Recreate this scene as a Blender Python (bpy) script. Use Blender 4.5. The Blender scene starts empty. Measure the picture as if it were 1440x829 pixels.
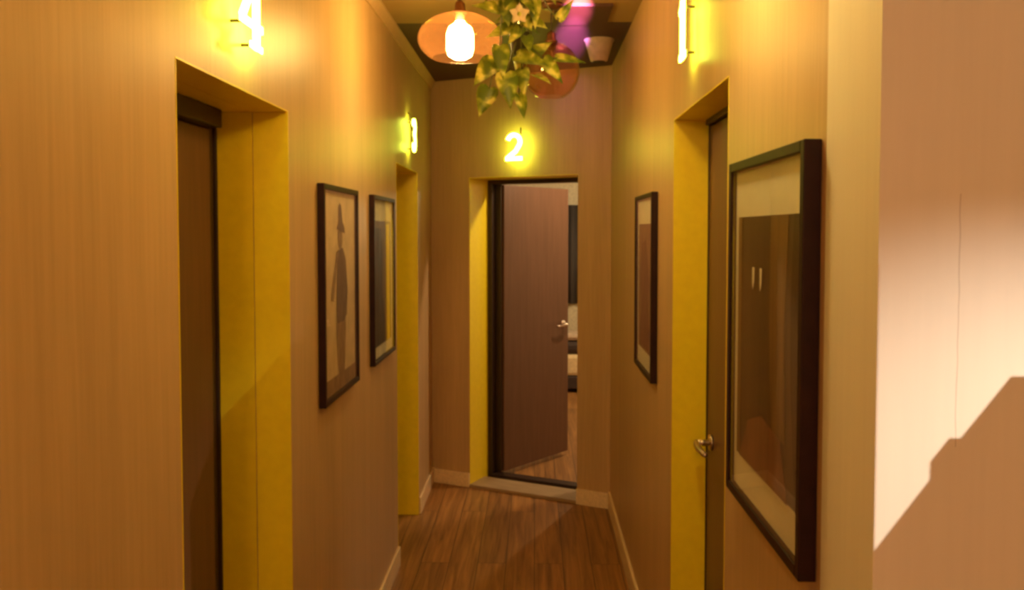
import bpy, bmesh, math, random
from mathutils import Vector, Matrix
R = math.radians
PI = math.pi
random.seed(7)
S = bpy.context.scene
COL = S.collection

# ------------------------------------------------------------------ helpers
def link(o, parent=None):
    COL.objects.link(o)
    if parent is not None:
        o.parent = parent
    return o

def obj(name, bm, mat, parent=None, smooth=False, bevel=0.0):
    me = bpy.data.meshes.new(name)
    bmesh.ops.recalc_face_normals(bm, faces=bm.faces)
    bm.to_mesh(me); bm.free()
    me.materials.append(mat)
    if smooth:
        for p in me.polygons: p.use_smooth = True
    o = bpy.data.objects.new(name, me)
    link(o, parent)
    if bevel:
        b = o.modifiers.new('bevel', 'BEVEL'); b.width = bevel; b.segments = 2; b.limit_method = 'ANGLE'
    return o

def empty(name, loc=(0, 0, 0), rotz=0.0):
    o = bpy.data.objects.new(name, None)
    o.empty_display_size = .1
    link(o)
    o.location = loc; o.rotation_euler = (0, 0, rotz)
    return o

def tag(o, label=None, cat=None, group=None, kind=None):
    if label: o['label'] = label
    if cat: o['category'] = cat
    if group: o['group'] = group
    if kind: o['kind'] = kind
    return o

def struct(o, label=None):
    o['kind'] = 'structure'
    if label: o['label'] = label
    return o

def box(bm, x0, x1, y0, y1, z0, z1, M=None):
    vs = [bm.verts.new((x, y, z)) for z in (z0, z1) for y in (y0, y1) for x in (x0, x1)]
    for f in ((0, 2, 3, 1), (4, 5, 7, 6), (0, 1, 5, 4), (2, 6, 7, 3), (0, 4, 6, 2), (1, 3, 7, 5)):
        bm.faces.new([vs[i] for i in f])
    if M is not None:
        for v in vs: v.co = M @ v.co
    return vs

def prism(bm, pts, y0, y1):
    """polygon in the x-z plane, extruded along y"""
    a = [bm.verts.new((p[0], y0, p[1])) for p in pts]
    b = [bm.verts.new((p[0], y1, p[1])) for p in pts]
    n = len(pts)
    bm.faces.new(a); bm.faces.new(list(reversed(b)))
    for i in range(n):
        bm.faces.new((a[i], b[i], b[(i + 1) % n], a[(i + 1) % n]))

def lathe(bm, prof, seg=40, c=(0, 0, 0)):
    rings = []
    for r, z in prof:
        if r < 1e-5:
            rings.append([bm.verts.new((c[0], c[1], c[2] + z))])
        else:
            rings.append([bm.verts.new((c[0] + r * math.cos(2 * PI * k / seg), c[1] + r * math.sin(2 * PI * k / seg), c[2] + z)) for k in range(seg)])
    for A, B in zip(rings, rings[1:]):
        for k in range(seg):
            k2 = (k + 1) % seg
            if len(A) == 1 and len(B) == 1: continue
            if len(A) == 1: bm.faces.new((A[0], B[k], B[k2]))
            elif len(B) == 1: bm.faces.new((A[k], B[0], A[k2]))
            else: bm.faces.new((A[k], B[k], B[k2], A[k2]))

def tube(bm, pts, r, seg=8, cap=True):
    pts = [Vector(p) for p in pts]
    rad = r if isinstance(r, (list, tuple)) else [r] * len(pts)
    rings = []
    up0 = None
    for i, p in enumerate(pts):
        t = (pts[min(i + 1, len(pts) - 1)] - pts[max(i - 1, 0)]).normalized()
        if up0 is None:
            up0 = Vector((0, 0, 1)) if abs(t.z) < .9 else Vector((1, 0, 0))
        s = t.cross(up0).normalized(); u = s.cross(t).normalized(); up0 = u
        rings.append([bm.verts.new(p + rad[i] * (math.cos(2 * PI * k / seg) * s + math.sin(2 * PI * k / seg) * u)) for k in range(seg)])
    for A, B in zip(rings, rings[1:]):
        for k in range(seg):
            bm.faces.new((A[k], B[k], B[(k + 1) % seg], A[(k + 1) % seg]))
    if cap:
        bm.faces.new(rings[0]); bm.faces.new(list(reversed(rings[-1])))

def NB(): return bmesh.new()

# ------------------------------------------------------------------ materials
def mat(name):
    m = bpy.data.materials.new(name); m.use_nodes = True
    nt = m.node_tree; nt.nodes.clear()
    out = nt.nodes.new('ShaderNodeOutputMaterial')
    return m, nt, out

def N(nt, t, **kw):
    n = nt.nodes.new(t)
    for k, v in kw.items():
        if k in n.inputs: n.inputs[k].default_value = v
        else: setattr(n, k, v)
    return n

def simple(name, col, rough=.5, metal=0.0, spec=.5, var=.12, scale=(30, 30, 30), bump=.0):
    m, nt, out = mat(name)
    p = N(nt, 'ShaderNodeBsdfPrincipled', Roughness=rough, Metallic=metal)
    p.inputs['Specular IOR Level'].default_value = spec
    tc = N(nt, 'ShaderNodeTexCoord')
    mp = N(nt, 'ShaderNodeMapping'); mp.inputs['Scale'].default_value = scale
    nz = N(nt, 'ShaderNodeTexNoise', Scale=1.0, Detail=4.0)
    rp = N(nt, 'ShaderNodeValToRGB')
    rp.color_ramp.elements[0].position = .3; rp.color_ramp.elements[1].position = .7
    rp.color_ramp.elements[0].color = tuple(c * (1 - var) for c in col) + (1,)
    rp.color_ramp.elements[1].color = tuple(min(1, c * (1 + var)) for c in col) + (1,)
    nt.links.new(tc.outputs['Object'], mp.inputs['Vector']); nt.links.new(mp.outputs['Vector'], nz.inputs['Vector'])
    nt.links.new(nz.outputs['Fac'], rp.inputs['Fac']); nt.links.new(rp.outputs['Color'], p.inputs['Base Color'])
    if bump:
        b = N(nt, 'ShaderNodeBump', Strength=bump, Distance=.004)
        nt.links.new(nz.outputs['Fac'], b.inputs['Height']); nt.links.new(b.outputs['Normal'], p.inputs['Normal'])
    nt.links.new(p.outputs['BSDF'], out.inputs['Surface'])
    return m

def wallpaper(name, col, rough, crack=False, var=.10, bumps=.25, spec=.5):
    m, nt, out = mat(name)
    p = N(nt, 'ShaderNodeBsdfPrincipled', Roughness=rough)
    p.inputs['Specular IOR Level'].default_value = spec
    tc = N(nt, 'ShaderNodeTexCoord')
    mp = N(nt, 'ShaderNodeMapping'); mp.inputs['Scale'].default_value = (70, 70, 3.0)
    nz = N(nt, 'ShaderNodeTexNoise', Scale=1.0, Detail=5.0, Roughness=.6)
    mp2 = N(nt, 'ShaderNodeMapping'); mp2.inputs['Scale'].default_value = (9, 9, .35)
    nz2 = N(nt, 'ShaderNodeTexNoise', Scale=1.0, Detail=2.0)
    for a, b in ((mp, nz), (mp2, nz2)):
        nt.links.new(tc.outputs['Object'], a.inputs['Vector']); nt.links.new(a.outputs['Vector'], b.inputs['Vector'])
    mix = N(nt, 'ShaderNodeMath', operation='MULTIPLY_ADD'); mix.inputs[1].default_value = .55
    nt.links.new(nz.outputs['Fac'], mix.inputs[0])
    h = N(nt, 'ShaderNodeMath', operation='MULTIPLY'); h.inputs[1].default_value = .45
    nt.links.new(nz2.outputs['Fac'], h.inputs[0]); nt.links.new(h.outputs[0], mix.inputs[2])
    rp = N(nt, 'ShaderNodeValToRGB')
    rp.color_ramp.elements[0].position = .36; rp.color_ramp.elements[1].position = .64
    rp.color_ramp.elements[0].color = tuple(c * (1 - var) for c in col) + (1,)
    rp.color_ramp.elements[1].color = tuple(min(1, c * (1 + var)) for c in col) + (1,)
    nt.links.new(mix.outputs[0], rp.inputs['Fac'])
    colout = rp.outputs['Color']
    if crack:
        sx = N(nt, 'ShaderNodeSeparateXYZ'); nt.links.new(tc.outputs['Object'], sx.inputs[0])
        wob = N(nt, 'ShaderNodeTexNoise', Scale=9.0, Detail=2.0); nt.links.new(tc.outputs['Object'], wob.inputs['Vector'])
        ad = N(nt, 'ShaderNodeMath', operation='MULTIPLY_ADD'); ad.inputs[1].default_value = .012
        nt.links.new(wob.outputs['Fac'], ad.inputs[0]); nt.links.new(sx.outputs['X'], ad.inputs[2])
        cmpn = N(nt, 'ShaderNodeMath', operation='COMPARE'); cmpn.inputs[1].default_value = .573; cmpn.inputs[2].default_value = .0009
        nt.links.new(ad.outputs[0], cmpn.inputs[0])
        zr = N(nt, 'ShaderNodeMath', operation='COMPARE'); zr.inputs[1].default_value = 1.57; zr.inputs[2].default_value = .17
        nt.links.new(sx.outputs['Z'], zr.inputs[0])
        mu = N(nt, 'ShaderNodeMath', operation='MULTIPLY'); nt.links.new(cmpn.outputs[0], mu.inputs[0]); nt.links.new(zr.outputs[0], mu.inputs[1])
        fm = N(nt, 'ShaderNodeMath', operation='MULTIPLY'); fm.inputs[1].default_value = .3; nt.links.new(mu.outputs[0], fm.inputs[0])
        mc = N(nt, 'ShaderNodeMix', data_type='RGBA'); mc.inputs['B'].default_value = (.25, .16, .08, 1)
        mc.inputs[7].default_value = (.25, .16, .08, 1)
        nt.links.new(fm.outputs[0], mc.inputs[0]); nt.links.new(colout, mc.inputs[6]); colout = mc.outputs[2]
    nt.links.new(colout, p.inputs['Base Color'])
    b = N(nt, 'ShaderNodeBump', Strength=bumps, Distance=.004)
    nt.links.new(mix.outputs[0], b.inputs['Height']); nt.links.new(b.outputs['Normal'], p.inputs['Normal'])
    nt.links.new(p.outputs['BSDF'], out.inputs['Surface'])
    return m

def wood_floor(name):
    m, nt, out = mat(name)
    p = N(nt, 'ShaderNodeBsdfPrincipled', Roughness=.42)
    tc = N(nt, 'ShaderNodeTexCoord')
    mp = N(nt, 'ShaderNodeMapping'); mp.inputs['Rotation'].default_value = (0, 0, PI / 2)
    nt.links.new(tc.outputs['Object'], mp.inputs['Vector'])
    br = N(nt, 'ShaderNodeTexBrick', Scale=1.0)
    br.offset = .37; br.inputs['Brick Width'].default_value = 1.25; br.inputs['Row Height'].default_value = .145
    br.inputs['Mortar Size'].default_value = .0018; br.inputs['Bias'].default_value = 0
    br.inputs['Color1'].default_value = (.15, .15, .15, 1); br.inputs['Color2'].default_value = (.9, .9, .9, 1); br.inputs['Mortar'].default_value = (.0, .0, .0, 1)
    nt.links.new(mp.outputs['Vector'], br.inputs['Vector'])
    mg = N(nt, 'ShaderNodeMapping'); mg.inputs['Scale'].default_value = (38, 1.8, 1)
    nt.links.new(tc.outputs['Object'], mg.inputs['Vector'])
    off = N(nt, 'ShaderNodeVectorMath', operation='MULTIPLY_ADD'); off.inputs[1].default_value = (7, 19, 5)
    nt.links.new(br.outputs['Color'], off.inputs[0]); nt.links.new(mg.outputs['Vector'], off.inputs[2])
    nz = N(nt, 'ShaderNodeTexNoise', Scale=1.0, Detail=7.0, Roughness=.62, Distortion=.6)
    nt.links.new(off.outputs[0], nz.inputs['Vector'])
    rp = N(nt, 'ShaderNodeValToRGB'); e = rp.color_ramp.elements
    e[0].position = .3; e[0].color = (.18, .075, .020, 1); e[1].position = .72; e[1].color = (.52, .25, .075, 1)
    k = e.new(.5); k.color = (.34, .155, .045, 1)
    nt.links.new(nz.outputs['Fac'], rp.inputs['Fac'])
    tone = N(nt, 'ShaderNodeMapRange'); tone.inputs['To Min'].default_value = .8; tone.inputs['To Max'].default_value = 1.15
    nt.links.new(br.outputs['Color'], tone.inputs['Value'])
    mu = N(nt, 'ShaderNodeVectorMath', operation='SCALE'); nt.links.new(rp.outputs['Color'], mu.inputs[0]); nt.links.new(tone.outputs[0], mu.inputs['Scale'])
    mx = N(nt, 'ShaderNodeMix', data_type='RGBA'); mx.inputs[7].default_value = (.05, .024, .012, 1)
    nt.links.new(br.outputs['Fac'], mx.inputs[0]); nt.links.new(mu.outputs[0], mx.inputs[6])
    nt.links.new(mx.outputs[2], p.inputs['Base Color'])
    b = N(nt, 'ShaderNodeBump', Strength=.12, Distance=.002); nt.links.new(nz.outputs['Fac'], b.inputs['Height']); nt.links.new(b.outputs['Normal'], p.inputs['Normal'])
    nt.links.new(p.outputs['BSDF'], out.inputs['Surface'])
    return m

def emis(name, col, st):
    m, nt, out = mat(name)
    e = N(nt, 'ShaderNodeEmission', Strength=st); e.inputs['Color'].default_value = tuple(col) + (1,)
    nt.links.new(e.outputs[0], out.inputs['Surface'])
    return m

def thin_glass(name, tint, rough=.02, haze=0.0, hazecol=(1, .6, .3), refl=.55):
    m, nt, out = mat(name)
    t = N(nt, 'ShaderNodeBsdfTransparent'); t.inputs['Color'].default_value = tuple(tint) + (1,)
    g = N(nt, 'ShaderNodeBsdfGlossy', Roughness=rough)
    g.inputs['Color'].default_value = (1, .95, .9, 1)
    lw = N(nt, 'ShaderNodeLayerWeight', Blend=.5)
    pw = N(nt, 'ShaderNodeMath', operation='POWER'); pw.inputs[1].default_value = 4.0
    nt.links.new(lw.outputs['Facing'], pw.inputs[0])
    fr = N(nt, 'ShaderNodeMath', operation='MULTIPLY_ADD'); fr.inputs[1].default_value = refl; fr.inputs[2].default_value = .04
    nt.links.new(pw.outputs[0], fr.inputs[0])
    src = t
    if haze:
        d = N(nt, 'ShaderNodeBsdfTranslucent'); d.inputs['Color'].default_value = tuple(hazecol) + (1,)
        d2 = N(nt, 'ShaderNodeBsdfDiffuse'); d2.inputs['Color'].default_value = tuple(hazecol) + (1,)
        md = N(nt, 'ShaderNodeMixShader', Fac=.4); nt.links.new(d.outputs[0], md.inputs[1]); nt.links.new(d2.outputs[0], md.inputs[2])
        m1 = N(nt, 'ShaderNodeMixShader', Fac=haze); nt.links.new(t.outputs[0], m1.inputs[1]); nt.links.new(md.outputs[0], m1.inputs[2]); src = m1
    mx = N(nt, 'ShaderNodeMixShader')
    nt.links.new(fr.outputs[0], mx.inputs[0]); nt.links.new(src.outputs[0], mx.inputs[1]); nt.links.new(g.outputs[0], mx.inputs[2])
    nt.links.new(mx.outputs[0], out.inputs['Surface'])
    return m

def leaf_mat():
    m, nt, out = mat('variegated_leaf')
    p = N(nt, 'ShaderNodeBsdfPrincipled', Roughness=.38)
    tc = N(nt, 'ShaderNodeTexCoord')
    nz = N(nt, 'ShaderNodeTexNoise', Scale=22.0, Detail=2.0, Distortion=.3); nt.links.new(tc.outputs['Object'], nz.inputs['Vector'])
    rp = N(nt, 'ShaderNodeValToRGB'); e = rp.color_ramp.elements
    e[0].position = .40; e[0].color = (.17, .22, .03, 1); e[1].position = .64; e[1].color = (.90, .80, .26, 1)
    k = e.new(.54); k.color = (.46, .47, .06, 1)
    nt.links.new(nz.outputs['Fac'], rp.inputs['Fac'])
    nt.links.new(rp.outputs['Color'], p.inputs['Base Color'])
    tr = N(nt, 'ShaderNodeBsdfTranslucent'); nt.links.new(rp.outputs['Color'], tr.inputs['Color'])
    mx = N(nt, 'ShaderNodeMixShader', Fac=.35); nt.links.new(p.outputs[0], mx.inputs[1]); nt.links.new(tr.outputs[0], mx.inputs[2])
    nt.links.new(mx.outputs[0], out.inputs['Surface'])
    return m

M = {}
M['wall'] = wallpaper('beige_brushed_wallpaper', (.57, .38, .195), .38, var=.09, bumps=.2, spec=.24)
M['pale'] = wallpaper('pale_plaster', (.86, .79, .65), .55, crack=True, var=.02, bumps=.03, spec=.3)
M['room'] = simple('cream_room_paint', (.72, .62, .44), .7)
M['yellow'] = simple('yellow_gloss_paint', (.98, .76, .02), .34, var=.04)
M['floor'] = wood_floor('oak_laminate')
M['ceil'] = simple('olive_brown_ceiling_paint', (.40, .27, .10), .6, var=.06, scale=(3, 3, 3))
M['ceil_dark'] = simple('dark_maroon_ceiling_gloss', (.075, .026, .020), .55, var=.1, scale=(3, 3, 3))
M['base'] = simple('pale_wood_baseboard', (.86, .66, .42), .4, var=.12, scale=(60, 4, 60))
M['door'] = simple('brown_door_veneer', (.145, .070, .042), .42, var=.12, scale=(60, 60, 3))
M['doorframe'] = simple('dark_brown_door_frame', (.035, .016, .010), .4)
M['steel'] = simple('brushed_steel', (.55, .46, .38), .28, metal=1.0, var=.05)
M['blackframe'] = simple('dark_brown_picture_frame', (.026, .008, .007), .45, spec=.2, var=.2)
M['mat'] = simple('cream_mount_card', (.95, .90, .72), .7, var=.03)
M['paper'] = simple('aged_tan_paper', (.74, .57, .35), .75, var=.14, scale=(14, 14, 14))
M['ink'] = simple('grey_brown_ink', (.15, .10, .075), .7, var=.35, scale=(50, 50, 20))
M['ink_mid'] = simple('soft_brown_ink', (.33, .21, .12), .7, var=.3, scale=(50, 50, 20))
M['darkprint'] = simple('dark_brown_print', (.07, .038, .016), .5, var=.4, scale=(40, 40, 1.5))
M['print_and_reflection'] = simple('ochre_brown_print_and_reflection', (.20, .11, .035), .5, var=.3, scale=(60, 60, 1.5))
M['rustprint'] = simple('rust_print', (.34, .18, .09), .6, var=.3, scale=(30, 30, 8))
M['rustprint2'] = simple('deep_rust_print', (.24, .10, .05), .6, var=.3, scale=(30, 30, 8))
M['glass'] = thin_glass('picture_glass', (.98, .98, .97), .02, refl=.35)
M['amber'] = thin_glass('amber_lamp_glass', (.985, .89, .74), .03, haze=.018, hazecol=(1, .45, .24), refl=.35)
M['smoke'] = thin_glass('smoked_amber_glass', (.97, .86, .73), .02, haze=.012, hazecol=(.9, .5, .25), refl=1.0)
M['bulb'] = emis('lit_bulb', (1, .75, .27), 132)
M['bulb_near'] = emis('dimmed_lit_bulb', (1, .73, .26), 130)
M['bulb_off'] = thin_glass('clear_bulb_glass', (.95, .9, .8), .02, haze=.06)
M['socket'] = simple('bronze_lamp_socket', (.16, .07, .035), .35, metal=.6)
M['cord'] = simple('dark_lamp_cord', (.03, .018, .012), .6)
M['led'] = emis('lit_yellow_number', (.80, 1.0, .075), 24)
M['pin'] = simple('dark_metal_pin', (.08, .05, .03), .4, metal=.5)
M['leaf'] = leaf_mat()
M['stem'] = simple('green_brown_vine', (.12, .12, .03), .6)
M['petal'] = simple('pale_pink_petal', (.85, .62, .5), .6)
M['basket'] = simple('dark_wicker', (.045, .028, .014), .7, var=.4, scale=(120, 120, 120), bump=.5)
M['white'] = simple('off_white_shade', (.52, .40, .29), .55)
M['sheet'] = simple('cream_bed_linen', (.78, .62, .36), .8)
M['dark'] = simple('dark_upholstery', (.05, .03, .025), .7)
M['curtain'] = simple('dark_grey_curtain', (.075, .06, .055), .8, var=.3, scale=(50, 50, 1))
M['thresh'] = simple('pale_threshold_wood', (.38, .26, .15), .45, var=.15, scale=(6, 50, 50))

# ------------------------------------------------------------------ setting
XL, XR, YN = -.69, .46, 1.141            # corridor faces
H = 2.68
A = Vector((XL, 5.60, 0)); ang = R(-24.7435)
U = Vector((math.cos(ang), math.sin(ang), 0)); V = Vector((-math.sin(ang), math.cos(ang), 0))
TE = .31                                  # end wall thickness

bm = NB(); box(bm, -2.2, 3.2, -2.4, 11.2, -.12, 0)
struct(obj('floor', bm, M['floor']))
bm = NB(); box(bm, -2.2, 3.2, -2.4, 4.03, H, H + .1)
struct(obj('ceiling', bm, M['ceil']), 'olive brown ceiling over the near part of the corridor')
bm = NB(); box(bm, -2.2, 3.2, 4.03, 11.2, H, H + .1)
struct(obj('ceiling', bm, M['ceil_dark']), 'dark maroon ceiling at the far end of the corridor')
bm = NB(); box(bm, .085, .34, 3.70, 4.04, H - .012, H + .02)
struct(obj('trim_4', bm, M['ceil_dark']), 'dark ceiling panel')

# left wall: two openings
D4 = (1.608, 2.338, 2.022); D3 = (4.175, 4.93, 2.03)
E_ = .0035
bm = NB()
T = XL - .24
for y0, y1, z0 in ((-2.3, D4[0] - E_, 0), (D4[0] - E_, D4[1] + E_, D4[2] + E_), (D4[1] + E_, D3[0] - E_, 0), (D3[0] - E_, D3[1] + E_, D3[2] + E_), (D3[1] + E_, 5.70, 0)):
    box(bm, T, XL, y0, y1, z0, H)
struct(obj('wall_left', bm, M['wall']))
D1 = (2.02, 2.80, 2.055)
bm = NB(); TR = XR + .20
for y0, y1, z0 in ((YN, D1[0] - E_, 0), (D1[0] - E_, D1[1] + E_, D1[2] + E_), (D1[1] + E_, 5.20, 0)):
    box(bm, XR, TR, y0, y1, z0, H)
struct(obj('wall_right', bm, M['wall']))
# pale wall that turns off the corner
bm = NB()
box(bm, XR - .0005, 2.9, YN - .006, YN + .2, 0, H)
struct(obj('wall_front_right', bm, M['pale']))
# end wall, skewed
OU0, OU1, OZ = .292, 1.05, 2.035
e = empty('wall_end', A, ang); struct(e)
bm = NB()
box(bm, -1.4, OU0 - E_, 0, TE, 0, H); box(bm, OU0 - E_, OU1 + .0, 0, TE, OZ + E_, H); box(bm, OU1 + .0, 2.6, 0, TE, 0, H)
obj('wall_face', bm, M['wall'], e)
# enclosing walls behind the camera and behind the doors
bm = NB(); box(bm, -2.2, 3.2, -2.4, -2.3, 0, H); struct(obj('wall_back', bm, M['pale']))
bm = NB(); box(bm, 2.9, 3.2, -2.4, 11.2, 0, H); struct(obj('wall_far_right', bm, M['room']))
bm = NB(); box(bm, -2.2, -2.1, -2.4, 11.2, 0, H); struct(obj('wall_far_left', bm, M['room']))
bm = NB(); box(bm, -2.2, 3.2, 11.0, 11.2, 0, H); struct(obj('wall_room_end', bm, M['room']))

# baseboards + crown moulding
def strip(name, x0, x1, y0, y1, z0, z1, m=M['base']):
    bm = NB(); box(bm, x0, x1, y0, y1, z0, z1); return struct(obj(name, bm, m, bevel=.003))
strip('baseboard_left', XL, XL + .013, D4[1] + .02, D3[0] - .005, 0, .10)
strip('baseboard_left', XL, XL + .013, D3[1] + .012, 5.595, 0, .10)
strip('baseboard_left', XL, XL + .013, -2.3, D4[0] - .02, 0, .10)
strip('baseboard_right', XR - .013, XR, D1[1] + .015, 5.06, 0, .11)
strip('baseboard_right', XR - .013, XR, YN, D1[0] - .015, 0, .11)
for nm, u0, u1 in (('baseboard_end', .006, OU0 - .002), ('baseboard_end', OU1 - .002, 1.262)):
    bm = NB(); box(bm, u0, u1, -.014, 0, 0, .095)
    o = struct(obj(nm, bm, M['base'], bevel=.003)); o.location = A; o.rotation_euler = (0, 0, ang)
bm = NB()
prism(bm, [(0, H), (.0, H - .05), (.008, H - .05), (.014, H - .036), (.022, H - .02), (.03, H - .008), (.03, H)], -2.3, 5.58)
o = struct(obj('trim_1', bm, M['wall']), 'moulding along the top of the left wall'); o.location = (XL, 0, 0)

# ------------------------------------------------------------------ doors: local x along the wall, y into it
def doorway(name, loc, rz, w, h, depth, panel=True, frame_w=.055, label=None, seam=False, sides='LRT', panel_open=None, handle=None):
    e = empty(name, loc, rz); struct(e, label)
    bm = NB(); t = .003
    d1 = depth
    cuts = [(-.0008, depth)]
    if seam: cuts = [(-.0008, depth * .49), (depth * .49 + .0025, depth)]
    for a, b in cuts:
        if 'L' in sides: box(bm, -t, 0, a, b, 0.0, h + t)
        if 'R' in sides: box(bm, w, w + t, a, b, 0.0, h + t)
        if 'T' in sides: box(bm, 0, w, a, b, h, h + t)
    obj('reveal_lining', bm, M['yellow'], e)
    return e

def lever(parent, x, y, z, dirx):
    """lever handle standing out of a panel face at y, towards -y"""
    bm = NB()
    tube(bm, [(x, y, z), (x, y - .008, z)], .026, 20)
    tube(bm, [(x, y - .006, z), (x, y - .05, z)], .010, 12)
    tube(bm, [(x, y - .048, z), (x + dirx * .03, y - .054, z + .001), (x + dirx * .08, y - .056, z - .002), (x + dirx * .118, y - .05, z - .006), (x + dirx * .128, y - .043, z - .008)], [.0105, .0105, .010, .009, .008], 12)
    return obj('handle', bm, M['steel'], parent, smooth=True)

# door 4 (left, near)
w4 = D4[1] - D4[0]
d = doorway('door_4', (XL, D4[0], 0), R(90), w4, D4[2], .20, seam=True, label='brown door in a yellow reveal under the glowing number 4')
bm = NB(); fw = .05
box(bm, 0, fw, .155, .235, 0, D4[2]); box(bm, w4 - .012, w4, .198, .235, 0, D4[2]); box(bm, w4 - fw, w4 - .012, .205, .235, 0, D4[2]); box(bm, fw, w4 - fw, .165, .235, D4[2] - .05, D4[2])
obj('door_frame', bm, M['doorframe'], d, bevel=.004)
bm = NB(); box(bm, fw + .003, w4 - fw - .003, .20, .238, .008, D4[2] - .053)
p = obj('door_panel', bm, M['door'], d, bevel=.003)
lever(p, .14, .20, 1.0, 1)
# door 3 (left, far)
w3 = D3[1] - D3[0]
d = doorway('door_3', (XL, D3[0], 0), R(90), w3, D3[2], .20, label='yellow door reveal under the glowing number 3')
bm = NB()
box(bm, 0, .05, .195, .235, 0, D3[2]); box(bm, w3 - .05, w3, .195, .235, 0, D3[2]); box(bm, .05, w3 - .05, .195, .235, D3[2] - .05, D3[2])
obj('door_frame', bm, M['doorframe'], d, bevel=.004)
bm = NB(); box(bm, .053, w3 - .053, .20, .238, .008, D3[2] - .053)
p = obj('door_panel', bm, M['door'], d, bevel=.003)
lever(p, w3 - .12, .20, 1.0, -1)
# door 1 (right)
w1 = D1[1] - D1[0]
d = doorway('door_1', (XR, D1[1], 0), R(-90), w1, D1[2], .135, label='brown door with a steel lever in the right wall under the glowing number 1')
bm = NB()
box(bm, 0, .012, .112, .19, 0, D1[2]); box(bm, w1 - .03, w1, .112, .19, 0, D1[2]); box(bm, .012, w1 - .03, .100, .19, D1[2] - .018, D1[2])
obj('door_frame', bm, M['doorframe'], d, bevel=.003)
bm = NB(); box(bm, .014, w1 - .033, .115, .155, .008, D1[2] - .022)
p = obj('door_panel', bm, M['door'], d, bevel=.003)
lever(p, .085, .115, 1.005, 1)
# door 2 (end wall, standing open)
w2 = OU1 - OU0
o2 = A + U * OU0
d = doorway('door_2', o2, ang, w2, OZ, TE, sides='LT', label='brown door standing open in the end wall under the glowing number 2')
bm = NB(); box(bm, 0, w2, -.012, .20, 0, .022)
obj('threshold', bm, M['thresh'], d, bevel=.004)
bm = NB()
box(bm, 0, .034, TE - .06, TE + .015, 0, OZ); box(bm, .034, w2, TE - .06, TE + .015, OZ - .028, OZ); box(bm, .034, w2, TE - .07, TE + .015, 0, .03); box(bm, .030, .078, TE - .012, TE - .003, .03, OZ - .028)
obj('door_frame', bm, M['doorframe'], d, bevel=.003)
# leaf
hp = Vector((.052, TE + .02, 0))
bm = NB(); box(bm, 0, .735, -.04, 0, .034, OZ - .03)
p = obj('door_panel', bm, M['door'], d, bevel=.003)
p.location = hp + Vector((.0, .0, 0)); p.rotation_euler = (0, 0, R(76))
lever(p, .67, -.04, 1.0, -1)
bm = NB()
for z in (.25, 1.0, 1.78): tube(bm, [(-.006, .004, z), (-.006, .004, z + .09)], .008, 10)
obj('hinge', bm, M['steel'], p, smooth=True)

# ------------------------------------------------------------------ number signs
def stroke(bm, pts, w, y0, y1, seg=10):
    """rounded flat stroke in x-z extruded in y"""
    P = [Vector((p[0], p[1])) for p in pts]
    n = len(P)
    L_, R_ = [], []
    for i in range(n):
        t = (P[min(i + 1, n - 1)] - P[max(i - 1, 0)]).normalized(); nn = Vector((-t.y, t.x))
        L_.append(P[i] + nn * w / 2); R_.append(P[i] - nn * w / 2)
    prism(bm, [tuple(q) for q in L_] + [tuple(q) for q in reversed(R_)], y0, y1)

def arc(cx, cz, rx, rz, a0, a1, n=14):
    return [(cx + rx * math.cos(R(a0 + (a1 - a0) * k / n)), cz + rz * math.sin(R(a0 + (a1 - a0) * k / n))) for k in range(n + 1)]

def digit_bm(ch, s, y0, y1):
    bm = NB(); w = .028
    if ch == '4':
        stroke(bm, [(.022, .175), (.022, 0)], .028, y0, y1)
        stroke(bm, [(.022, .170), (-.078, .054)], .022, y0 + .001, y1 - .001)
        stroke(bm, [(-.086, .054), (.064, .054)], .018, y0 + .002, y1 - .002)
        stroke(bm, [(-.022, .007), (.064, .007)], .015, y0 + .003, y1 - .003)
    elif ch == '1':
        stroke(bm, [(0, .17), (0, 0)], .03, y0, y1)
        stroke(bm, [(.004, .163), (-.038, .136)], .02, y0 + .001, y1 - .001)
        stroke(bm, [(-.042, .009), (.042, .009)], .02, y0 + .002, y1 - .002)
    elif ch == '2':
        stroke(bm, arc(0, .117, .043, .043, 165, -40) + [(.012, .058), (-.03, .028), (-.05, .012)], w, y0, y1)
        stroke(bm, [(-.058, .013), (.058, .013)], .026, y0 + .001, y1 - .001)
    elif ch == '3':
        stroke(bm, arc(0, .126, .038, .034, 160, -90), w, y0, y1)
        stroke(bm, arc(0, .05, .045, .042, 90, -160), w, y0 + .001, y1 - .001)
    for v in bm.verts: v.co.x *= s; v.co.z *= s
    return bm

def number_sign(ch, loc, rz, label, s=1.0, stand=.03):
    e = empty('number_sign', loc, rz)
    tag(e, label, 'number sign', 'glowing door numbers')
    obj('lit_digit', digit_bm(ch, s, -stand - .010, -stand), M['led'], e)
    spots = {'4': [(.018, .15), (.018, .012), (-.05, .052)], '1': [(0, .15), (0, .02)], '2': [(.0, .155), (-.035, .014), (.035, .014)], '3': [(0, .155), (0, .012)]}[ch]
    for x, z in spots:
        bm = NB(); tube(bm, [(x * s, .0, z * s), (x * s, -stand - .002, z * s)], .004, 10)
        obj('mounting_pin', bm, M['pin'], e, smooth=True)
    bm = NB(); tube(bm, [(.012, -.004, .165 * s), (.016, -.012, .185 * s), (.014, -.010, .20 * s), (.010, .002, .212 * s)], .0035, 8)
    obj('power_wire', bm, M['pin'], e, smooth=True)
    return e

number_sign('4', (XL, 1.955, 2.115), R(90), 'glowing yellow number 4 sign above the near left door')
number_sign('3', (XL, 4.56, 2.125), R(90), 'glowing yellow number 3 sign above the far left doorway')
number_sign('2', A + U * .65 + Vector((0, 0, 2.13)), ang, 'glowing yellow number 2 sign above the open end door', stand=.07)
number_sign('1', (XR, 2.455, 2.185), R(-90), 'glowing yellow number 1 sign above the right door')

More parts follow.
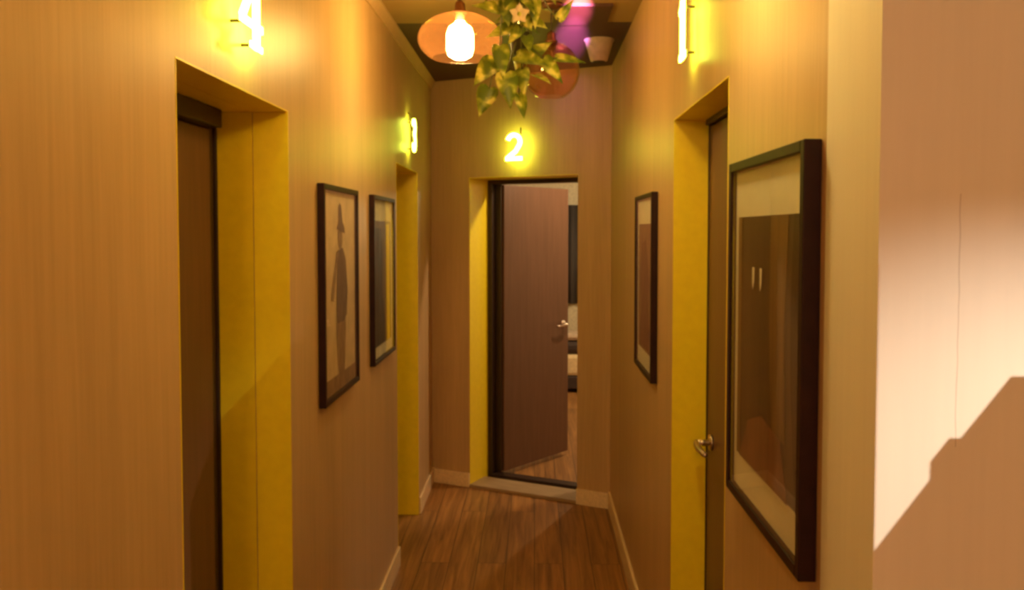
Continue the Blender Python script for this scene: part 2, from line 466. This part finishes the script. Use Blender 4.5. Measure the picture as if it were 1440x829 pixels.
# ------------------------------------------------------------------ framed pictures (0.52 x 0.72)
FWD, FHT = .52, .72
def picture(loc, rz, label, kind, depth=.024, fw=.018):
    e = empty('framed_picture', loc, rz)
    tag(e, label, 'picture', 'framed pictures on the corridor walls')
    hw = FWD / 2
    bm = NB()
    box(bm, -hw, -hw + fw, -depth, -.001, 0, FHT); box(bm, hw - fw, hw, -depth, -.001, 0, FHT)
    box(bm, -hw + fw, hw - fw, -depth, -.001, 0, fw); box(bm, -hw + fw, hw - fw, -depth, -.001, FHT - fw, FHT)
    obj('frame', bm, M['blackframe'], e, bevel=.002)
    x0, x1, z0, z1 = -hw + fw, hw - fw, fw, FHT - fw
    lift = depth - .0205
    def sheet(nm, a, b, c, dd, y, m, t=.001):
        y -= lift; bm = NB(); box(bm, a, b, y - t, y, c, dd); return obj(nm, bm, m, e)
    def shape(nm, pts, y, m, t=.0006):
        y -= lift; bm = NB(); prism(bm, pts, y - t, y); return obj(nm, bm, m, e)
    if kind == 'figure':
        sheet('backing_paper', x0, x1, z0, z1, -.006, M['paper'])
        bm = NB(); box(bm, x0, x1, -.0085 - lift, -.0072 - lift, z0, z0 + .055); obj('mount_strip', bm, M['ink_mid'], e)
        # standing figure in a dark jacket with a tall hat
        shape('drawn_skirt', [(-.05, .30), (.075, .30), (.085, .22), (.06, .07), (.03, .05), (-.02, .06), (-.045, .12), (-.06, .22)], -.0075, M['ink_mid'])
        shape('drawn_jacket', [(-.03, .50), (.04, .51), (.085, .47), (.11, .36), (.095, .27), (.06, .25), (-.045, .25), (-.06, .30), (-.05, .40)], -.0085, M['ink'])
        shape('drawn_arm', [(-.05, .50), (-.03, .49), (-.075, .40), (-.105, .33), (-.135, .335), (-.13, .355), (-.09, .42)], -.0095, M['ink_mid'])
        shape('drawn_head', arc(.005, .545, .032, .04, 0, 340, 18), -.0085, M['ink_mid'])
        shape('drawn_hat', [(-.05, .575), (.07, .56), (.06, .585), (.035, .60), (.02, .65), (.0, .665), (-.018, .65), (-.022, .60)], -.0095, M['ink'])
    elif kind == 'dark':
        sheet('mount', x0, x1, z0, z1, -.006, M['mat'])
        sheet('print', x0 + .04, x1 - .04, z0 + .05, z1 - .09, -.0075, M['print_and_reflection'])
        shape('print_figure', [(-.19, .58), (-.05, .58), (-.02, .45), (-.03, .30), (.03, .16), (.02, .07), (-.19, .07)], -.0095, M['darkprint'])
        shape('painted_reflection_band', [(.07, .60), (.15, .60), (.16, .07), (.09, .07)], -.0095, M['yellow'])  # yellow reflection in the glass, painted as a band
    elif kind == 'rust':
        sheet('mount', x0, x1, z0, z1, -.006, M['mat'])
        sheet('print', x0 + .04, x1 - .05, z0 + .07, z1 - .10, -.0075, M['rustprint'])
        shape('print_figure', [(-.08, .52), (.02, .54), (.09, .46), (.12, .36), (.08, .30), (.13, .18), (.10, .10), (-.14, .10), (-.10, .25), (-.13, .38)], -.0095, M['rustprint2'])
    elif kind == 'reflection_print':  # reflection of the opposite wall is painted into this print
        sheet('mount', x0, x1, z0, z1, -.006, M['mat'])
        a, b, c, dd = x0 + .035, x1 - .006, z0 + .075, z1 - .098
        sheet('print', a, b, c, dd, -.0075, M['darkprint'])
        shape('painted_reflection_band', [(.04, dd), (.15, dd), (.13, .40), (.14, c + .10), (.06, c + .10), (.035, .40)], -.0095, M['print_and_reflection'])
        shape('painted_reflection_edge', [(a, dd), (a + .03, dd), (a + .028, c), (a, c)], -.0095, M['print_and_reflection'])
        shape('print_curve', [(b - .05, dd), (b, dd), (b, c), (b - .025, c), (b - .06, .30), (b - .065, .45)], -.0105, M['blackframe'])
        shape('print_floor', [(a + .03, c), (a + .10, c + .09), (a + .20, c + .12), (a + .32, c + .10), (b - .07, c)], -.0110, M['rustprint2'])
        for xx in (-.085, -.03):
            shape('painted_reflection_mark', [(xx, .50), (xx + .016, .50), (xx + .014, .47), (xx + .004, .455), (xx, .47)], -.0110, M['mat'])  # bright reflections in the glass, painted as two small marks
    bm = NB(); box(bm, x0, x1, -.0175 - lift, -.0165 - lift, z0, z1)
    obj('glass', bm, M['glass'], e)
    return e

ZP = 1.123
picture((XL, 2.905, ZP), R(90), 'framed tan drawing of a standing figure, beside the near yellow doorway on the left wall', 'figure')
picture((XL, 3.735, ZP), R(90), 'framed dark print on the left wall beside the far yellow doorway', 'dark')
picture((XR, 3.405, ZP - .005), R(-90), 'framed rust-brown print on the right wall beyond the yellow doorway', 'rust', depth=.026)
picture((XR, 1.62, ZP - .005), R(-90), 'framed dark brown print with cream mount on the right wall beside the pale wall', 'reflection_print', depth=.03, fw=.02)

# ------------------------------------------------------------------ pendant lamps
def shell(bm, prof, t=.003):
    inner = [(max(r - t, 0.0005), z) for r, z in reversed(prof)]
    lathe(bm, prof + inner + [prof[0]], 56)

def ellipse_prof(rx, rz, a0, a1, n=26):
    return [(rx * math.cos(R(a0 + (a1 - a0) * k / n)), rz * math.sin(R(a0 + (a1 - a0) * k / n))) for k in range(n + 1)]

def pendant(loc, label, rx, rz, a0, lit, glass, bulb='bulb'):
    """loc = shade centre; the cord runs to the ceiling"""
    e = empty('pendant_lamp', loc)
    tag(e, label, 'lamp', 'amber glass pendant lamps')
    zc = H - loc[2]
    prof = ellipse_prof(rx, rz, a0, 81)
    bm = NB(); shell(bm, prof); g = obj('glass_shade', bm, glass, e, smooth=True)
    zt = prof[-1][1]; rt = prof[-1][0]
    bm = NB(); lathe(bm, [(0, zt - .03), (.018, zt - .03), (.02, zt - .004), (max(rt, .024) + .004, zt), (max(rt, .024) + .004, zt + .006), (.021, zt + .012), (.019, zt + .035), (.010, zt + .046), (.0, zt + .046)], 24)
    obj('socket', bm, M['socket'], e, smooth=True)
    bm = NB(); tube(bm, [(0, 0, zt + .04), (0, 0, zc - .02)], .0032, 8)
    obj('cord', bm, M['cord'], e, smooth=True)
    bm = NB(); lathe(bm, [(0, zc - .026), (.02, zc - .026), (.045, zc - .018), (.05, zc - .001), (0, zc - .001)], 28)
    obj('canopy', bm, M['socket'], e, smooth=True)
    bm = NB()
    zb = zt - .03
    bl = .14 if lit else .105
    br = .05 if lit else .028
    if lit: bp = [(0, zb), (.016, zb), (.02, zb - .008), (br * .82, zb - bl * .16), (br, zb - bl * .34), (br, zb - bl * .74), (br * .85, zb - bl * .9), (br * .45, zb - bl * .985), (0, zb - bl)]
    else: bp = [(0, zb), (.012, zb), (.014, zb - .015), (br * .8, zb - bl * .4), (br, zb - bl * .62), (br * .85, zb - bl * .83), (br * .45, zb - bl * .97), (0, zb - bl)]
    lathe(bm, bp, 24)
    b = obj('bulb', bm, M[bulb] if lit else M['bulb_off'], e, smooth=True)
    if not lit:
        bm = NB()
        tube(bm, [(.0, 0, zb - .005), (.006, 0, zb - .03), (.008, 0, zb - .07), (-.004, .004, zb - .075), (-.008, 0, zb - .03)], .0012, 6)
        obj('filament', bm, M['steel'], b)
    return e

pendant((-.279, 3.15, 2.405), 'lit flattened amber glass pendant lamp left of the hanging plant', .158, .096, -48, True, M['amber'])
pendant((.071, 3.70, 2.388), 'unlit round smoked amber glass pendant lamp right of the hanging plant', .124, .126, -62, False, M['smoke'])
pendant((.21, 1.70, 2.40), 'lit flattened amber glass pendant lamp nearest the pale wall', .158, .096, -48, True, M['amber'], 'bulb_near')

# conical ceiling fitting at the far end
e = empty('ceiling_spotlight', (.332, 4.40, H)); tag(e, 'small pale flared ceiling light fitting near the right wall', 'ceiling light')
bm = NB(); lathe(bm, [(0, -.112), (.034, -.112), (.044, -.108), (.072, -.014), (.079, -.004), (.079, 0), (0, 0)], 32)
obj('shade', bm, M['white'], e, smooth=True)
bm = NB(); lathe(bm, [(0, -.116), (.03, -.116), (.034, -.111), (0, -.1105)], 24)
obj('lens', bm, M['dark'], e, smooth=True)

# ------------------------------------------------------------------ hanging plant
PL = Vector((-.0638, 2.78, 2.337)); PS = .9115
pe = empty('hanging_plant', PL); pe.scale = (PS, PS, PS); tag(pe, 'trailing variegated green and yellow plant hanging between the two pendant lamps', 'plant')
def leaf(bm, c, tip, nrm, L, W, fold=.18, curl=.2):
    """heart-shaped leaf: c = base, tip = direction, nrm = facing"""
    t = Vector(tip).normalized(); n = Vector(nrm); n = (n - t * n.dot(t)).normalized(); s = t.cross(n)
    prof = [(-.03, .0), (-.07, .22), (-.02, .42), (.14, .5), (.32, .47), (.52, .36), (.72, .21), (.88, .08), (1.0, 0.0)]
    mid, lf, rg = [], [], []
    for a, h in prof:
        bend = -curl * L * max(a, 0) ** 2 * .5
        mid.append(bm.verts.new(Vector(c) + t * (max(a, 0) * L) + n * bend))
        if h > 0:
            for lst, sg in ((lf, 1), (rg, -1)):
                lst.append(bm.verts.new(Vector(c) + t * a * L + s * sg * h * W + n * (bend + fold * h * W)))
        else:
            lf.append(mid[-1]); rg.append(mid[-1])
    for side in (lf, rg):
        for i in range(len(prof) - 1):
            q = [mid[i], mid[i + 1], side[i + 1], side[i]]
            u = []
            for v in q:
                if v not in u: u.append(v)
            if len(u) >= 3:
                try: bm.faces.new(u)
                except ValueError: pass

bm_l = NB(); bm_s = NB()
# base, tip direction, facing, length, width  (relative to PL)
LV = [
 ((-.045, .00, .085), (-1, -.3, .15), (0, -1, .6), .115, .075),
 ((-.055, -.03, .115), (-.3, -.3, 1), (0, -1, .2), .075, .055),
 ((-.035, -.02, .12), (.1, -.2, -.9), (0, -1, .3), .105, .08),
 ((.065, -.02, .125), (.08, -.2, -1), (.3, -1, .1), .12, .06),
 ((-.01, .03, .03), (-.85, -.2, -.3), (.1, -1, .6), .105, .07),
 ((.02, .01, .025), (-.5, -.4, -.7), (.2, -1, .4), .09, .05),
 ((-.055, -.03, -.05), (.12, -.25, -1), (.2, -1, .2), .125, .075),
 ((-.075, .0, -.095), (-.62, -.3, -.75), (-.1, -1, .35), .125, .095),
 ((-.095, .01, -.19), (-.35, -.2, -1), (.1, -1, .25), .115, .09),
 ((-.035, -.02, -.145), (.16, -.2, -1), (.15, -1, .2), .13, .095),
 ((.025, -.01, -.13), (.05, -.3, -1), (-.3, -1, .2), .105, .065),
 ((.01, .02, -.21), (.28, -.2, -1), (.7, -1, -.2), .10, .065),
 ((.005, -.03, -.085), (.9, -.35, -.28), (0, -1, .7), .125, .085),
 ((.05, .06, -.07), (.7, -.4, .4), (.3, -1, .3), .10, .07),
 ((.10, -.02, -.095), (.62, -.2, -.75), (.3, -1, .2), .115, .07),
 ((.145, -.01, -.09), (1, -.2, -.12), (0, -1, .9), .11, .06),
 ((.055, .0, .05), (.6, -.3, -.35), (0, -1, .6), .075, .055),
 ((.03, .0, .06), (.3, -.5, -.6), (0, -1, .5), .08, .055),
 ((.155, .02, .055), (.6, -.2, .75), (.2, -1, .2), .09, .045),
 ((.07, -.01, -.15), (.35, -.3, -.2), (.3, -.6, 1), .085, .06),
 ((-.01, .02, .19), (.1, -.3, -1), (0, -1, .2), .11, .08),
 ((.05, .01, .20), (.3, -.3, -1), (0, -1, .2), .10, .075),
 ((.10, .02, .20), (.5, -.3, -1), (.3, -1, .2), .11, .065),
 ((-.07, .02, .20), (-.5, -.3, -1), (-.3, -1, .2), .10, .07),
 ((.0, -.04, .16), (-.6, -.5, -.6), (0, -1, .5), .09, .07),
 ((.04, -.05, -.02), (.2, -.5, -1), (.1, -1, .4), .07, .05),
]
for c, t, n, L, W in LV: leaf(bm_l, c, t, n, L, W * .88)
rnd = random.Random(3)
for k in range(26):
    a = rnd.uniform(0, 2 * PI); z = rnd.uniform(.12, .26)
    rr = rnd.uniform(.02, .075)
    leaf(bm_l, (rr * math.cos(a), rr * math.sin(a), z), (math.cos(a), math.sin(a), rnd.uniform(-1.4, .3)), (math.cos(a) * .4, math.sin(a) * .4 - .5, 1), rnd.uniform(.07, .105), rnd.uniform(.05, .075))
for k in range(9):
    a = rnd.uniform(.1 * PI, .9 * PI); z = rnd.uniform(-.13, .1)
    leaf(bm_l, (.035 * math.cos(a), .04 + .03 * math.sin(a), z), (math.cos(a), .5 * math.sin(a), rnd.uniform(-1.2, .1)), (math.cos(a) * .4, -.3, 1), rnd.uniform(.06, .085), rnd.uniform(.045, .06))
fo = obj('foliage', bm_l, M['leaf'], pe, smooth=True)
so = fo.modifiers.new('thickness', 'SOLIDIFY'); so.thickness = .0008; so.offset = 0
vines = [
 [(0, 0, .24), (-.03, 0, .15), (-.05, -.01, .06), (-.055, -.02, -.04), (-.075, 0, -.10), (-.09, .01, -.17), (-.095, .01, -.195)],
 [(.01, 0, .24), (.0, .01, .12), (.01, .02, .0), (-.02, 0, -.10), (-.035, -.01, -.15)],
 [(.02, 0, .24), (.03, .01, .1), (.02, .0, -.02), (.022, 0, -.12), (.012, .02, -.2), (.012, .02, -.215)],
 [(.03, 0, .24), (.055, 0, .12), (.05, .0, .03), (.06, .01, -.05), (.10, -.01, -.09), (.15, -.01, -.09)],
 [(.03, .01, .24), (.08, .01, .16), (.13, .02, .08), (.157, .02, .055)],
]
for v in vines: tube(bm_s, v, .0028, 7)
obj('vine_stem', bm_s, M['stem'], pe, smooth=True)
# dark basket core the vines come from
bm = NB(); lathe(bm, [(0, -.075), (.022, -.075), (.034, -.06), (.040, -.01), (.042, .0), (.036, .0), (.03, -.02), (0, -.02)], 26, (.018, .045, .01))
obj('basket', bm, M['basket'], pe, smooth=True)
bm = NB()
for k in range(3):
    a = 2 * PI * k / 3 + .4
    tube(bm, [(.018 + .04 * math.cos(a), .045 + .04 * math.sin(a), .01), (.018, .045, .2)], .0014, 6)
tube(bm, [(.018, .045, .2), (.018, .045, (H - PL.z) / PS)], .002, 6)
obj('hanging_cord', bm, M['cord'], pe)
# flower
bm = NB()
fc = Vector((.015, -.055, .055))
for k in range(5):
    a = 2 * PI * k / 5 + .3
    leaf(bm, fc, (math.cos(a), -.25, math.sin(a)), (0, -1, 0), .04, .038, fold=.05, curl=-.2)
f = obj('flower', bm, M['petal'], pe, smooth=True)
f.modifiers.new('thickness', 'SOLIDIFY').thickness = .0008
bm = NB(); bmesh.ops.create_icosphere(bm, subdivisions=2, radius=.008, matrix=Matrix.Translation(fc + Vector((0, -.006, 0))))
obj('flower_centre', bm, M['leaf'], f, smooth=True)

# ------------------------------------------------------------------ room behind the open door
e = empty('bed', (.62, 9.7, 0)); tag(e, 'cream bed glimpsed through the gap beside the open end door', 'bed')
bm = NB(); box(bm, -.55, .55, -.95, .95, .04, .17); obj('base', bm, M['dark'], e, bevel=.01)
bm = NB(); box(bm, -.54, .54, -.94, .94, .17, .40); obj('mattress', bm, M['sheet'], e, bevel=.04)
bm = NB(); box(bm, -.52, .52, -.93, -.6, .40, .54); obj('blanket', bm, M['dark'], e, bevel=.05)
bm = NB(); box(bm, -.4, .4, -.92, -.62, .54, .62); obj('pillow', bm, M['white'], e, bevel=.035)
bm = NB()
pts = []
n = 60
for i in range(n + 1):
    x = -.75 + 1.35 * i / n
    pts.append((x, .03 * math.sin(i * 1.15)))
vs = [[bm.verts.new((x, y, z)) for x, y in pts] for z in (.75, 2.03)]
for i in range(n): bm.faces.new((vs[0][i], vs[0][i + 1], vs[1][i + 1], vs[1][i]))
o = obj('curtain', bm, M['curtain'], smooth=True); o.modifiers.new('thickness', 'SOLIDIFY').thickness = .004
o.location = (.65, 10.92, 0); tag(o, 'dark curtain behind the bed through the end doorway', 'curtain')

# added unseen blocker right of the camera, shaped to cut the pale-wall beam
LS = Vector((1.55, -.15, 1.90))
def back(x, z, yp):
    P = Vector((x, YN - .006, z)); s = (yp - LS.y) / (P.y - LS.y); q = LS + (P - LS) * s
    return (q.x, q.z)
yp = .45
prof = [(.4605, 1.257), (.533, 1.355), (.533, 1.379), (.558, 1.412), (.573, 1.412), (.638, 1.496), (.95, 1.496)]
bm = NB()
def back3(P, y):
    P = Vector(P); s_ = (y - LS.y) / (P.y - LS.y); g = LS + (P - LS) * s_
    return (g.x, g.z)
def outline(y):
    a = [back(x, z, y) for x, z in prof]
    top = [back3((-.69 - .198 * k, 2.335, 1.37 - .215 * k), y) for k in (-.2, 0, 1, 2.2)]
    return a + [(a[-1][0], .9), (top[-1][0], .9)] + list(reversed(top[1:])) + [(a[0][0], top[0][1])]
qa = outline(yp); qb = outline(yp - .03)
va = [bm.verts.new((x, yp, z)) for x, z in qa]; vb = [bm.verts.new((x, yp - .03, z)) for x, z in qb]
bm.faces.new(va); bm.faces.new(list(reversed(vb)))
for k in range(len(va)):
    k2 = (k + 1) % len(va); bm.faces.new((va[k], vb[k], vb[k2], va[k2]))
struct(obj('added_light_blocker', bm, M['pale']), 'added sloping light blocker facing the corridor mouth')

# ------------------------------------------------------------------ light
def spot(name, loc, target, power, col, size, blend, radius):
    l = bpy.data.lights.new(name, 'SPOT'); l.energy = power; l.color = col; l.spot_size = R(size); l.spot_blend = blend; l.shadow_soft_size = radius
    o = bpy.data.objects.new(name, l); COL.objects.link(o); o.location = loc
    o.rotation_euler = (Vector(target) - Vector(loc)).to_track_quat('-Z', 'Y').to_euler()
    return o
spot('pale_wall_spotlight', LS, (.60, 1.135, 1.26), 138, (1, .87, .74), 33, 1.0, .002)
spot('added_pink_streak_light', (.17, 2.10, 2.30), (.192, 3.80, 2.675), 5200, (1, .25, .55), 5.0, 1.0, .01)  # added light that puts the pink part of the streak on the ceiling
spot('added_violet_streak_light', (.17, 2.10, 2.30), (.182, 4.35, 2.68), 6500, (.80, .22, .95), 5.2, 1.0, .01)  # added light that puts the violet part of the streak on the ceiling
spot('added_pink_tint_light', (.13, 2.55, 2.63), (.36, 5.1, 2.30), 5, (1, .5, .7), 16, 1.0, .01)  # added light that tints the upper right of the end wall
def point(name, loc, power, col, radius):
    l = bpy.data.lights.new(name, 'POINT'); l.energy = power; l.color = col; l.shadow_soft_size = radius
    o = bpy.data.objects.new(name, l); COL.objects.link(o); o.location = loc
    return o
point('room_lamp', (1.6, 8.2, 2.3), 120, (1, .78, .42), .1)
point('room_door_lamp', (.85, 5.78, 2.48), 66, (1, .74, .42), .06)
point('hall_lamp', (-.25, -1.3, 2.35), 50, (1, .60, .32), .12)

w = bpy.data.worlds.new('world'); S.world = w; w.use_nodes = True
bg = w.node_tree.nodes.get('Background') or w.node_tree.nodes.new('ShaderNodeBackground')
bg.inputs[0].default_value = (1, .7, .4, 1); bg.inputs[1].default_value = .02

# ------------------------------------------------------------------ camera
f = 1180.0; tilt = .04; VX, VY = 752.0, 325.0
yaw = math.atan((VX - 720) / f * math.cos(tilt)); py = VY + f * math.tan(tilt)
fw = Vector((-math.sin(yaw) * math.cos(tilt), math.cos(yaw) * math.cos(tilt), -math.sin(tilt)))
rt = Vector((math.cos(yaw), math.sin(yaw), 0)); up = rt.cross(fw)
cam = bpy.data.cameras.new('camera'); co = bpy.data.objects.new('camera', cam); COL.objects.link(co)
m = Matrix((rt, up, -fw)).transposed().to_4x4(); m.translation = Vector((0, 0, 1.69)); co.matrix_world = m
cam.sensor_width = 36; cam.lens = 36 * f / 1440; cam.shift_y = -(414.5 - py) / 1440; cam.clip_start = .02
S.camera = co

S.cycles.filter_width = 3.2          # the photograph is softly focused
S.view_settings.view_transform = 'Standard'; S.view_settings.look = 'None'
S.view_settings.exposure = 0.0; S.view_settings.gamma = 1.0; S.view_settings.use_curve_mapping = False
